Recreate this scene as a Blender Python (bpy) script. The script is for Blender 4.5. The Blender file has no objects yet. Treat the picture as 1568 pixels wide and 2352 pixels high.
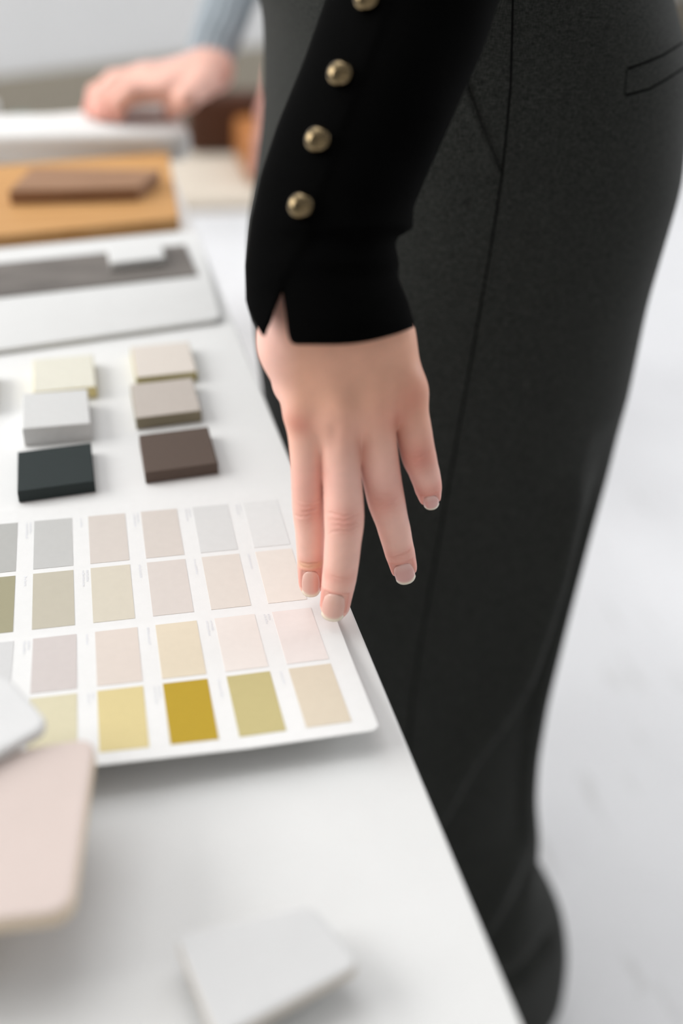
import bpy, bmesh, math, random
import numpy as np
from mathutils import Vector, Matrix
from mathutils.bvhtree import BVHTree

random.seed(7)
scene = bpy.context.scene
COL = scene.collection

# ------------------------------------------------------------------ camera
TZ = 0.75                                    # height of the table top
F_PX = 2287.0                                # 35 mm lens on a 1568 x 2352 frame
RC = np.array([[0.972399896755296, -0.22595983946518464, 0.05814285630339862],
               [-0.08945892488960625, -0.5912249186103717, -0.8015299098408332],
               [0.21548907524012784, 0.7742062041605752, -0.5951211741226501]])
CAM = np.array([-0.010592915, -0.372787257, 0.331177607 + TZ])
cam_data = bpy.data.cameras.new('camera')
cam = bpy.data.objects.new('camera', cam_data)
COL.objects.link(cam)
cam_data.sensor_fit = 'VERTICAL'
cam_data.sensor_height = 36.0
cam_data.sensor_width = 24.0
cam_data.lens = F_PX * 36.0 / 2352.0
m = Matrix.Identity(4)
for i in range(3):
    m[i][0] = RC[0][i]
    m[i][1] = -RC[1][i]
    m[i][2] = -RC[2][i]
    m[i][3] = CAM[i]
cam.matrix_world = m
cam_data.clip_start = 0.01
cam_data.dof.use_dof = True
cam_data.dof.focus_distance = 0.492
cam_data.dof.aperture_fstop = 2.3
scene.camera = cam

# ------------------------------------------------------------------ world, lights, exposure
scene.view_settings.view_transform = 'Standard'
scene.view_settings.look = 'None'
scene.view_settings.gamma = 1.0
scene.view_settings.use_curve_mapping = False
scene.view_settings.exposure = -0.05
world = bpy.data.worlds.new('daylight')
scene.world = world
world.use_nodes = True
wb = world.node_tree.nodes['Background']
wb.inputs['Color'].default_value = (0.94, 0.97, 1.0, 1)
wb.inputs['Strength'].default_value = 0.42

def area_light(name, loc, target, sx, sy, power, color):
    d = bpy.data.lights.new(name, 'AREA')
    d.shape = 'RECTANGLE'
    d.size = sx
    d.size_y = sy
    d.energy = power
    d.color = color
    o = bpy.data.objects.new(name, d)
    COL.objects.link(o)
    o.location = loc
    o.rotation_euler = (Vector(target) - Vector(loc)).to_track_quat('-Z', 'Y').to_euler()
    return o
WIN_X = -2.0
area_light('window_daylight', (WIN_X, 0.85, 2.0), (WIN_X + 1.0, 0.85, 1.7), 2.1, 1.5, 66.0, (1.0, 0.99, 0.97))
WIN_RX = 3.3
area_light('window_daylight', (WIN_RX, 1.6, 1.75), (WIN_RX - 1.0, 1.55, 1.35), 2.4, 1.7, 54.0, (0.97, 0.985, 1.0))
area_light('overhead_fill', (-0.1, 1.2, 2.86), (-0.1, 1.2, 0.0), 2.0, 1.8, 28.0, (0.985, 0.99, 1.0))  # no opening in the ceiling: unseen fill light added to brighten table and floor

# ------------------------------------------------------------------ projection helpers (calibrated on the colour chart grid)
def ray(px, py):
    return RC.T @ np.array([(px - 784.0) / F_PX, (py - 1176.0) / F_PX, 1.0])
def atk(px, py, k):                          # point at depth k
    return CAM + ray(px, py) * k
def atz(px, py, z=0.0):                      # point at height z above the table top
    d = ray(px, py)
    return CAM + d * ((z + TZ - CAM[2]) / d[2])
def aty(px, py, y):                          # point on the vertical plane at y
    d = ray(px, py)
    return CAM + d * ((y - CAM[1]) / d[1])
def project(p):
    c = RC @ (np.asarray(p, float) - CAM)
    return np.array([784 + F_PX * c[0] / c[2], 1176 + F_PX * c[1] / c[2]])

# ------------------------------------------------------------------ materials
def lin(c):
    out = []
    for v in c[:3]:
        v = v / 255.0
        out.append(v / 12.92 if v <= 0.04045 else ((v + 0.055) / 1.055) ** 2.4)
    return tuple(out) + (1.0,)
def mat(name, rgb, rough=0.6, spec=0.3, metallic=0.0, var=0.04, vscale=40.0, bump=0.0, bscale=300.0, sheen=0.0,
        stretch=(1, 1, 1), rgb2=None, detail=4.0, coat=0.0):
    m = bpy.data.materials.new(name)
    m.use_nodes = True
    nt = m.node_tree
    N, L = nt.nodes, nt.links
    b = N['Principled BSDF']
    b.inputs['Roughness'].default_value = rough
    b.inputs['Specular IOR Level'].default_value = spec
    b.inputs['Metallic'].default_value = metallic
    b.inputs['Sheen Weight'].default_value = sheen
    b.inputs['Coat Weight'].default_value = coat
    tc = N.new('ShaderNodeTexCoord')
    mp = N.new('ShaderNodeMapping')
    mp.inputs['Scale'].default_value = stretch
    L.new(tc.outputs['Object'], mp.inputs['Vector'])
    nz = N.new('ShaderNodeTexNoise')
    nz.inputs['Scale'].default_value = vscale
    nz.inputs['Detail'].default_value = detail
    L.new(mp.outputs['Vector'], nz.inputs['Vector'])
    cr = N.new('ShaderNodeValToRGB')
    c = lin(rgb)
    if rgb2 is None:
        lo = tuple(v * (1 - var) for v in c[:3]) + (1,)
        hi = tuple(min(1, v * (1 + var)) for v in c[:3]) + (1,)
    else:
        lo, hi = c, lin(rgb2)
    cr.color_ramp.elements[0].position = 0.32
    cr.color_ramp.elements[1].position = 0.68
    cr.color_ramp.elements[0].color = lo
    cr.color_ramp.elements[1].color = hi
    L.new(nz.outputs['Fac'], cr.inputs['Fac'])
    L.new(cr.outputs['Color'], b.inputs['Base Color'])
    if bump > 0:
        n2 = N.new('ShaderNodeTexNoise')
        n2.inputs['Scale'].default_value = bscale
        n2.inputs['Detail'].default_value = 3
        L.new(mp.outputs['Vector'], n2.inputs['Vector'])
        bp = N.new('ShaderNodeBump')
        bp.inputs['Strength'].default_value = bump
        bp.inputs['Distance'].default_value = 0.001
        L.new(n2.outputs['Fac'], bp.inputs['Height'])
        L.new(bp.outputs['Normal'], b.inputs['Normal'])
    return m

M = {}
M['table'] = mat('white_laminate', (232, 232, 231), 0.45, 0.3, var=0.01)
M['paper'] = mat('white_paper', (232, 232, 231), 0.55, 0.25, var=0.01, vscale=200, bump=0.05, bscale=900)
M['board'] = mat('white_board', (217, 217, 216), 0.6, 0.2, var=0.01)
M['print'] = mat('grey_print', (225, 226, 229), 0.7, 0.1)
M['floor'] = mat('pale_floor', (228, 228, 230), 0.34, 0.5, rgb2=(239, 239, 241), vscale=3.0, stretch=(1, 1, 1), bump=0.03, bscale=30)
M['wall'] = mat('white_wall', (206, 206, 206), 0.85, 0.1, var=0.01, vscale=4)
M['wall_grey'] = mat('grey_wall', (225, 223, 219), 0.85, 0.1, var=0.01, vscale=4)
M['dado'] = mat('greige_baseboard', (142, 135, 122), 0.7, 0.2, var=0.03, vscale=5)
M['frame'] = mat('window_frame_white', (225, 225, 225), 0.5, 0.3)

# streaks and blotches of wear on the floor
def wear_floor(m):
    nt = m.node_tree
    N, L = nt.nodes, nt.links
    b = N['Principled BSDF']
    src = b.inputs['Base Color'].links[0].from_socket
    tc = N.new('ShaderNodeTexCoord')
    mp = N.new('ShaderNodeMapping')
    mp.inputs['Rotation'].default_value = (0, 0, math.radians(-32))
    mp.inputs['Scale'].default_value = (9, 2.2, 1)
    L.new(tc.outputs['Object'], mp.inputs['Vector'])
    nz = N.new('ShaderNodeTexNoise')
    nz.inputs['Scale'].default_value = 2.6
    nz.inputs['Detail'].default_value = 6
    nz.inputs['Roughness'].default_value = 0.65
    L.new(mp.outputs['Vector'], nz.inputs['Vector'])
    cr = N.new('ShaderNodeValToRGB')
    cr.color_ramp.elements[0].position = 0.60
    cr.color_ramp.elements[1].position = 0.80
    cr.color_ramp.elements[0].color = (0, 0, 0, 1)
    cr.color_ramp.elements[1].color = (0.6, 0.6, 0.6, 1)
    L.new(nz.outputs['Fac'], cr.inputs['Fac'])
    mx = N.new('ShaderNodeMix')
    mx.data_type = 'RGBA'
    L.new(cr.outputs['Color'], mx.inputs['Factor'])
    L.new(src, mx.inputs['A'])
    mx.inputs['B'].default_value = lin((150, 148, 138))
    L.new(mx.outputs['Result'], b.inputs['Base Color'])
wear_floor(M['floor'])

def fabric(name, rgb, rgb2, freq, rough=0.9, sheen=0.3, bump=0.4):
    m = mat(name, rgb, rough, 0.15, rgb2=rgb2, vscale=freq, stretch=(1, 1, 1), sheen=sheen, detail=2.0)
    nt = m.node_tree
    N, L = nt.nodes, nt.links
    b = N['Principled BSDF']
    b.inputs['Sheen Roughness'].default_value = 0.5
    tc = N.new('ShaderNodeTexCoord')
    hs = []
    for sc in ((1, 1, 0.16), (0.16, 0.16, 1)):
        mp = N.new('ShaderNodeMapping')
        mp.inputs['Scale'].default_value = sc
        L.new(tc.outputs['Object'], mp.inputs['Vector'])
        nz = N.new('ShaderNodeTexNoise')
        nz.inputs['Scale'].default_value = freq * 1.3
        nz.inputs['Detail'].default_value = 1
        L.new(mp.outputs['Vector'], nz.inputs['Vector'])
        hs.append(nz.outputs['Fac'])
    ad = N.new('ShaderNodeMath')
    ad.operation = 'ADD'
    L.new(hs[0], ad.inputs[0])
    L.new(hs[1], ad.inputs[1])
    bp = N.new('ShaderNodeBump')
    bp.inputs['Strength'].default_value = bump
    bp.inputs['Distance'].default_value = 0.0006
    L.new(ad.outputs[0], bp.inputs['Height'])
    L.new(bp.outputs['Normal'], b.inputs['Normal'])
    # the colour follows the threads too
    ad2 = N.new('ShaderNodeMath')
    ad2.operation = 'MULTIPLY'
    ad2.inputs[1].default_value = 0.5
    L.new(ad.outputs[0], ad2.inputs[0])
    cr = [n for n in N if n.type == 'VALTORGB'][0]
    L.new(ad2.outputs[0], cr.inputs['Fac'])
    cr.color_ramp.elements[0].position = 0.36
    cr.color_ramp.elements[1].position = 0.64
    return m
M['trousers'] = fabric('charcoal_wool', (22, 23, 22), (55, 57, 54), 1700, sheen=0.03, bump=0.3)
M['seam'] = mat('dark_seam', (12, 12, 12), 0.95, 0.05)
M['blazer'] = fabric('black_wool', (3, 3, 3), (6, 6, 6), 1500, sheen=0.0, bump=0.1)
M['blazer'].node_tree.nodes['Principled BSDF'].inputs['Specular IOR Level'].default_value = 0.02
M['gold'] = mat('pale_gold', (118, 103, 78), 0.10, 0.5, metallic=1.0, var=0.02)
M['sweater'] = mat('grey_rib_knit', (150, 158, 164), 0.95, 0.1, var=0.08, vscale=300, bump=0.4, bscale=700, sheen=0.2)
M['pale_cloth'] = mat('off_white_cloth', (214, 206, 204), 0.9, 0.1, var=0.03)
M['tan_wood'] = mat('tan_oak', (182, 134, 80), 0.6, 0.25, rgb2=(198, 152, 100), vscale=16, stretch=(0.6, 9, 9), bump=0.05)
M['brown_wood'] = mat('brown_oak', (136, 102, 76), 0.6, 0.25, rgb2=(158, 122, 96), vscale=18, stretch=(0.6, 9, 9), bump=0.05)
M['leather'] = mat('dark_brown_leather', (66, 34, 14), 0.5, 0.35, var=0.15, vscale=30)
M['tan_leather'] = mat('caramel_leather', (168, 108, 58), 0.5, 0.35, var=0.1, vscale=30)
M['seat'] = mat('beige_upholstery', (206, 196, 182), 0.9, 0.1, var=0.03, vscale=80)
M['plush'] = mat('white_plush', (224, 223, 221), 0.95, 0.1, var=0.03, vscale=160, bump=0.5, bscale=260, sheen=0.3)
M['steel'] = mat('black_steel', (24, 26, 27), 0.4, 0.4)

# ------------------------------------------------------------------ object helpers
def link(name, me, material, parent=None, smooth=False):
    o = bpy.data.objects.new(name, me)
    COL.objects.link(o)
    if material is not None and len(me.materials) == 0:
        me.materials.append(material)
    if parent is not None:
        o.parent = parent
        o.matrix_parent_inverse = parent.matrix_world.inverted()
    if smooth:
        me.polygons.foreach_set('use_smooth', [True] * len(me.polygons))
    return o
def pydata(name, verts, faces):
    me = bpy.data.meshes.new(name)
    me.from_pydata([tuple(map(float, v)) for v in verts], [], [tuple(map(int, f)) for f in faces])
    me.update()
    return me
def tag(o, label=None, cat=None, group=None, kind=None):
    if label: o['label'] = label
    if cat: o['category'] = cat
    if group: o['group'] = group
    if kind: o['kind'] = kind
    return o
def empty(name, loc):
    o = bpy.data.objects.new(name, None)
    COL.objects.link(o)
    o.location = loc
    o.empty_display_size = 0.02
    bpy.context.view_layer.update()
    return o
def prism_bm(poly, z0, z1, bevel=0.0, seg=2, corner=0.0, cseg=4):
    """upright prism over a polygon of (x, y); corner rounds the upright edges, bevel the rims"""
    bm = bmesh.new()
    lo = [bm.verts.new((p[0], p[1], z0)) for p in poly]
    hi = [bm.verts.new((p[0], p[1], z1)) for p in poly]
    n = len(poly)
    bm.faces.new(list(reversed(lo)))
    bm.faces.new(hi)
    for i in range(n):
        bm.faces.new((lo[i], lo[(i + 1) % n], hi[(i + 1) % n], hi[i]))
    bmesh.ops.recalc_face_normals(bm, faces=bm.faces)
    if corner > 0:
        es = [e for e in bm.edges if abs(e.verts[0].co.z - e.verts[1].co.z) > 1e-6]
        bmesh.ops.bevel(bm, geom=es, offset=corner, segments=cseg, profile=0.5, affect='EDGES')
    if bevel > 0:
        es = [e for e in bm.edges if abs(e.verts[0].co.z - e.verts[1].co.z) < 1e-6 and len(e.link_faces) == 2
              and abs(e.link_faces[0].normal.z - e.link_faces[1].normal.z) > 0.5]
        bmesh.ops.bevel(bm, geom=es, offset=bevel, segments=seg, profile=0.5, affect='EDGES')
    return bm
def from_bm(name, bm, material, parent=None, smooth=False, origin=None):
    me = bpy.data.meshes.new(name)
    if origin is not None:
        bmesh.ops.translate(bm, verts=bm.verts, vec=-Vector(origin))
    bm.to_mesh(me)
    bm.free()
    o = bpy.data.objects.new(name, me)
    COL.objects.link(o)
    me.materials.append(material)
    if origin is not None:
        o.location = origin
    if parent is not None:
        bpy.context.view_layer.update()
        o.parent = parent
        o.matrix_parent_inverse = parent.matrix_world.inverted()
    if smooth:
        me.polygons.foreach_set('use_smooth', [True] * len(me.polygons))
    return o
def prism(name, poly, z0, z1, material, parent=None, bevel=0.0006, corner=0.0, smooth=False):
    c = np.mean(np.array([p[:2] for p in poly]), axis=0)
    return from_bm(name, prism_bm(poly, z0, z1, bevel, 2, corner), material, parent, smooth, (c[0], c[1], z0))
def box(name, lo, hi, material, parent=None, bevel=0.002):
    return prism(name, [(lo[0], lo[1]), (hi[0], lo[1]), (hi[0], hi[1]), (lo[0], hi[1])], lo[2], hi[2], material, parent, bevel)
def loft(rings, cap=True):
    """rings: list of (n,3) arrays -> verts, faces"""
    n = len(rings[0])
    V = np.concatenate(rings)
    Fc = []
    for i in range(len(rings) - 1):
        for j in range(n):
            Fc.append((i * n + j, i * n + (j + 1) % n, (i + 1) * n + (j + 1) % n, (i + 1) * n + j))
    if cap:
        Fc.append(tuple(range(n))[::-1])
        Fc.append(tuple((len(rings) - 1) * n + j for j in range(n)))
    return V, Fc
def tube(pts, r, n=8):
    pts = [np.asarray(p, float) for p in pts]
    rings = []
    up = np.array([0.0, 0.3, 1.0])
    for i, p in enumerate(pts):
        t = pts[min(i + 1, len(pts) - 1)] - pts[max(i - 1, 0)]
        t = t / (np.linalg.norm(t) + 1e-12)
        a = np.cross(t, up if abs(t @ up) < 0.95 else np.array([1.0, 0, 0]))
        a /= np.linalg.norm(a)
        b = np.cross(t, a)
        rr = r[i] if hasattr(r, '__len__') else r
        rings.append(np.array([p + rr * (a * math.cos(q) + b * math.sin(q)) for q in np.linspace(0, 2 * math.pi, n, endpoint=False)]))
    return loft(rings)
def fix_normals(me):
    bm = bmesh.new()
    bm.from_mesh(me)
    bmesh.ops.recalc_face_normals(bm, faces=bm.faces)
    bm.to_mesh(me)
    bm.free()

# ================================================================== THE ROOM
floor = box('floor', (-3.0, -2.5, -0.05), (4.5, 6.5, 0.0), M['floor'], bevel=0)
tag(floor, kind='structure')
# far wall: its baseboard's top line is the slanted line behind the table
A0 = np.array([-0.24, 2.97]); A1 = np.array([0.35, 3.28])
wd = (A1 - A0) / np.linalg.norm(A1 - A0); wn = np.array([-wd[1], wd[0]])
Wa, Wb = A0 - wd * 2.0, A0 + wd * 4.4
tag(prism('wall_back', [Wa, Wb, Wb + wn * 0.12, Wa + wn * 0.12], 0.0, 2.9, M['wall'], bevel=0), kind='structure')
tag(prism('baseboard_back', [Wa - wn * 0.018, Wb - wn * 0.018, Wb - wn * 0.001, Wa - wn * 0.001], 0.0, 0.285, M['dado'], bevel=0.004), kind='structure')
# window walls on the left and on the right, out of the frame: their openings let the daylight in
def window_wall(name, wname, x, sgn, y0, y1, z0, z1, ylo, yhi):
    w = empty(name, (x, (ylo + yhi) / 2, 0))
    tag(w, kind='structure')
    xa, xb = (x - 0.12, x) if sgn > 0 else (x, x + 0.12)
    for lo, hi in (((xa, ylo, 0), (xb, yhi, z0)), ((xa, ylo, z1), (xb, yhi, 2.9)), ((xa, ylo, z0), (xb, y0, z1)), ((xa, y1, z0), (xb, yhi, z1))):
        if hi[1] - lo[1] > 0.01:
            box('wall_section', lo, hi, M['wall'], w, bevel=0)
    win = empty(wname, (x, (y0 + y1) / 2, z0))
    tag(win, kind='structure')
    xf = (xa + xb) / 2 - sgn * 0.03
    for yy in (y0 + 0.02, y0 + (y1 - y0) / 3, y0 + (y1 - y0) * 2 / 3, y1 - 0.02):
        box('window_frame', (xf - 0.02, yy - 0.02, z0), (xf + 0.02, yy + 0.02, z1), M['frame'], win)
    box('window_sill', (xa - 0.01, y0, z0 - 0.03), (xb + 0.01, y1, z0), M['frame'], win)
window_wall('wall_left', 'window_1', WIN_X - 0.02, 1, -0.25, 1.95, 1.2, 2.8, -2.3, 2.05)
window_wall('wall_right', 'window_2', WIN_RX + 0.02, -1, 0.35, 2.85, 0.85, 2.65, -2.3, 4.9)
tag(box('wall_front', (-2.2, -2.42, 0), (3.5, -2.3, 2.9), M['wall_grey'], bevel=0), kind='structure')
tag(box('ceiling', (-2.2, -2.42, 2.9), (3.5, 5.2, 3.0), M['wall'], bevel=0), kind='structure')

# ================================================================== THE TABLE
def edge_x(y):                               # right edge of the table top
    return 0.0962 - 0.0393 * (y + 0.022)
tab = empty('table', (-0.35, 0.3, 0))
tag(tab, 'long white table with a straight edge, carrying all the samples', 'table')
ya, yb = -0.62, 0.835
prism('table_top', [(-0.80 + edge_x(ya), ya), (edge_x(ya), ya), (edge_x(yb), yb), (-0.80 + edge_x(yb), yb)], TZ - 0.022, TZ, M['table'], tab, bevel=0.0012)
for lx, ly in ((-0.07, ya + 0.08), (-0.73, ya + 0.08), (-0.07, yb - 0.10), (-0.73, yb - 0.10)):
    x0 = edge_x(ly) + lx
    box('leg', (x0 - 0.025, ly - 0.025, 0.0), (x0 + 0.025, ly + 0.025, TZ - 0.022), M['table'], tab)

# ================================================================== COLOUR CHART
# upper page flat on the table, lower page springs up a little towards its front edge
CH_L, CH_R, CH_FOLD, CH_TOP, CH_LEN = -0.19, 0.0865, -0.0150, 0.0855, 0.0940
def chart_pt(x, s, off=0.0):
    """s < 0: upper page (distance behind the fold), s > 0: along the lower page"""
    base = 0.0008
    if s <= 0:
        return np.array([x, CH_FOLD - s, TZ + base + off])
    lift = 0.0112 * (s / 0.093) ** 1.25 * (1.0 + 0.55 * max(0.0, min(1.0, (0.03 - x) / 0.14)))
    return np.array([x, CH_FOLD - s * 0.9935, TZ + base + lift + off])
chart = empty('colour_chart', (-0.05, 0.0, TZ))
tag(chart, 'white folded paint colour chart with rows of printed swatches under the fingertips', 'colour chart')
def chart_sheet(name, x0, x1, s0, s1, off, th, material, parent, nx, ns, corner=0.0):
    V, Fc = [], []
    xs = np.linspace(x0, x1, nx)
    ss = np.linspace(s0, s1, ns)
    for layer in (0, 1):
        for s in ss:
            for x in xs:
                xx = x
                if corner > 0:                # rounded free corner at the front right
                    ds = s - (s1 - corner)
                    lim = x1 if ds <= 0 else x1 - corner + math.sqrt(max(0, corner ** 2 - ds ** 2))
                    if x > x1 - corner * 1.5:
                        q = (x - (x1 - corner * 1.5)) / (corner * 1.5)
                        xx = (x1 - corner * 1.5) + q * (lim - (x1 - corner * 1.5))
                p = chart_pt(xx, s, off - (0 if layer == 0 else th))
                V.append(p)
    n = nx * ns
    def idx(l, i, j): return l * n + i * nx + j
    for i in range(ns - 1):
        for j in range(nx - 1):
            Fc.append((idx(0, i, j), idx(0, i + 1, j), idx(0, i + 1, j + 1), idx(0, i, j + 1)))
            Fc.append((idx(1, i, j), idx(1, i, j + 1), idx(1, i + 1, j + 1), idx(1, i + 1, j)))
    for i in range(ns - 1):
        Fc.append((idx(0, i, 0), idx(1, i, 0), idx(1, i + 1, 0), idx(0, i + 1, 0)))
        Fc.append((idx(0, i, nx - 1), idx(0, i + 1, nx - 1), idx(1, i + 1, nx - 1), idx(1, i, nx - 1)))
    for j in range(nx - 1):
        Fc.append((idx(0, 0, j), idx(0, 0, j + 1), idx(1, 0, j + 1), idx(1, 0, j)))
        Fc.append((idx(0, ns - 1, j), idx(1, ns - 1, j), idx(1, ns - 1, j + 1), idx(0, ns - 1, j + 1)))
    return link(name, pydata(name, V, Fc), material, parent, smooth=False)
chart_sheet('page', CH_L, CH_R, CH_FOLD - CH_TOP, 0.0, 0.0, 0.0006, M['paper'], chart, 3, 3)
lower = chart_sheet('page', CH_L, CH_R, 0.0, CH_LEN, 0.0, 0.0007, M['paper'], chart, 60, 40, corner=0.003)
SW = {
 1: {-1: (168, 168, 166), 0: (178, 178, 175), 1: (192, 192, 190), 2: (210, 202, 195), 3: (211, 203, 196), 4: (215, 215, 214), 5: (225, 225, 224)},
 2: {-1: (150, 146, 118), 0: (160, 155, 128), 1: (192, 186, 170), 2: (211, 204, 188), 3: (214, 206, 200), 4: (220, 212, 204), 5: (230, 222, 214)},
 3: {-1: (200, 202, 204), 0: (208, 208, 208), 1: (205, 197, 194), 2: (218, 207, 198), 3: (221, 209, 187), 4: (230, 222, 216), 5: (230, 221, 217)},
 4: {-1: (214, 206, 170), 0: (220, 210, 178), 1: (212, 205, 176), 2: (215, 199, 146), 3: (180, 151, 44), 4: (191, 179, 128), 5: (214, 202, 182)},
}
ROWS = {1: (CH_FOLD - 0.0735, CH_FOLD - 0.0330), 2: (CH_FOLD - 0.0294, CH_FOLD + 0.0114), 3: (0.0030, 0.0432), 4: (0.0466, 0.0868)}
SWN = {1: ['slate grey', 'mid grey', 'silver grey', 'greige', 'warm greige', 'pale grey', 'near-white grey'],
       2: ['olive', 'moss', 'stone', 'sand', 'blush grey', 'mushroom', 'ivory'],
       3: ['cool grey', 'ash grey', 'mauve grey', 'peach beige', 'cream', 'shell pink', 'pale rose'],
       4: ['straw', 'straw', 'pale straw', 'soft yellow', 'mustard yellow', 'khaki yellow', 'wheat']}
rng = random.Random(3)
for r, cols in SW.items():
    for c, rgb in cols.items():
        x0 = (c - 3) * 0.028 + (0.0006 if r > 2 else 0.0)
        s0, s1 = ROWS[r]
        sm = mat('swatch_paint', rgb, 0.6, 0.25, var=0.012, vscale=250)
        o = chart_sheet('swatch', x0, x0 + 0.0195, s0, s1, 0.00018, 0.00022, sm, chart, 2 if r < 3 else 6, 2 if r < 3 else 14)
        o['label'] = SWN[r][c + 1] + ' printed swatch'
        # illegible caption set upright beside the swatch
        V, Fc = [], []
        s = s0 + 0.001
        ln = rng.uniform(0.006, 0.014)
        xb = x0 - 0.0042
        for k in range(2 if rng.random() < 0.5 else 1):
            q = s
            while q < s + ln:
                w = rng.uniform(0.0005, 0.0012)
                hgt = rng.uniform(0.0007, 0.0013)
                i0 = len(V)
                for (a, bb) in ((xb, q), (xb + hgt, q), (xb + hgt, q + w), (xb, q + w)):
                    V.append(chart_pt(a, bb, 0.00008))
                Fc.append((i0, i0 + 3, i0 + 2, i0 + 1))
                q += w + 0.00045
            xb += 0.0019
            ln *= 0.7
        link('caption', pydata('caption', V, Fc), M['print'], chart)

# ================================================================== SAMPLE BLOCKS
def block(name, bl, br, depth, h, rgb, label, z=0.0, bevel=0.0007, rough=0.65, rgb2=None, side=None, cat='sample block', group='small sample blocks in two columns on the table', tr=None):
    """bl, br: pixels of the near bottom corners on the table; depth goes away from the camera"""
    a, b = atz(*bl, z)[:2], atz(*br, z)[:2]
    d = (b - a) / np.linalg.norm(b - a)
    nrm = np.array([-d[1], d[0]]) if tr is None else np.array(tr) / np.linalg.norm(tr)
    poly = [a, b, b + nrm * depth, a + nrm * depth]
    mt = mat(name + '_finish', rgb, rough, 0.25, var=0.03, vscale=400, bump=0.08, bscale=1500)
    o = prism(name, poly, TZ + z + 0.0001, TZ + z + h, mt, bevel=bevel)
    if side is not None:
        o.data.materials.append(mat(name + '_edge', side, rough, 0.2))
        for p in o.data.polygons:
            if abs(p.normal.z) < 0.5:
                p.material_index = 1
    return tag(o, label, cat, group)
UP = (-0.02, 1.0)
block('sample_block', (44, 1156), (220, 1131), 0.0400, 0.0078, (40, 48, 48), 'black-green matte sample block, nearest of the left column', tr=UP)
block('sample_block', (335, 1112), (501, 1089), 0.0405, 0.0078, (92, 78, 70), 'dark brown sample block, nearest of the right column', tr=UP)
block('sample_block', (57, 1026), (213, 1012), 0.0415, 0.0125, (212, 212, 211), 'thick pale grey sample block behind the black one', tr=UP)
block('sample_block', (314, 988), (463, 969), 0.0425, 0.0085, (192, 183, 175), 'taupe grey sample block behind the brown one', tr=UP, side=(140, 131, 110))
block('sample_block', (80, 928), (224, 914), 0.0440, 0.0085, (224, 221, 207), 'cream white sample block, farthest of the left column', tr=UP, side=(226, 210, 150))
block('sample_block', (314, 891), (453, 876), 0.0440, 0.0075, (221, 212, 203), 'beige sample block with olive edges, farthest of the right column', tr=UP, side=(180, 168, 110))
block('sample_block', (-170, 968), (-12, 950), 0.0440, 0.0100, (200, 198, 192), 'grey sample block cut off by the left picture edge', tr=UP)

# white sample board with a dark strip
def quad(pxs, z):
    return [atz(px, py, z)[:2] for px, py in pxs]
bq = quad([(-160, 838), (509, 743), (456, 538), (-120, 592)], 0.0)
sb = empty('sample_board', (np.mean([q[0] for q in bq]), np.mean([q[1] for q in bq]), TZ))
tag(sb, 'white sample board with a dark grey strip, behind the blocks', 'sample board')
prism('board', bq, TZ + 0.0001, TZ + 0.0042, M['board'], sb, bevel=0.001, corner=0.006)
prism('strip', quad([(-160, 702), (455, 634), (425, 564), (-130, 620)], 0.0042), TZ + 0.0042, TZ + 0.0052,
      mat('dark_stone_veneer', (96, 91, 87), 0.55, 0.3, rgb2=(120, 114, 109), vscale=14, stretch=(1, 4, 1)), sb, bevel=0.0002)
prism('sample_tile', quad([(255, 622), (380, 607), (368, 570), (246, 581)], 0.0054), TZ + 0.0054, TZ + 0.0120, M['board'], None, bevel=0.0012)
tag(bpy.data.objects['sample_tile'], 'small white tile lying on the dark grey strip', 'tile')

# wood samples
w = prism('wood_sample', quad([(-200, 594), (412, 531), (388, 376), (-180, 424)], 0.0), TZ + 0.0001, TZ + 0.0120, M['tan_wood'], bevel=0.0008)
tag(w, 'large tan wooden sample plank under the brown one', 'wood sample')
w = prism('wood_sample', [(-0.0800, 0.524), (0.030, 0.526), (0.0535, 0.573), (-0.062, 0.585)], TZ + 0.0122, TZ + 0.0245, M['brown_wood'], bevel=0.0008)
tag(w, 'smaller brown wooden sample lying on the tan plank', 'wood sample')

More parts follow.
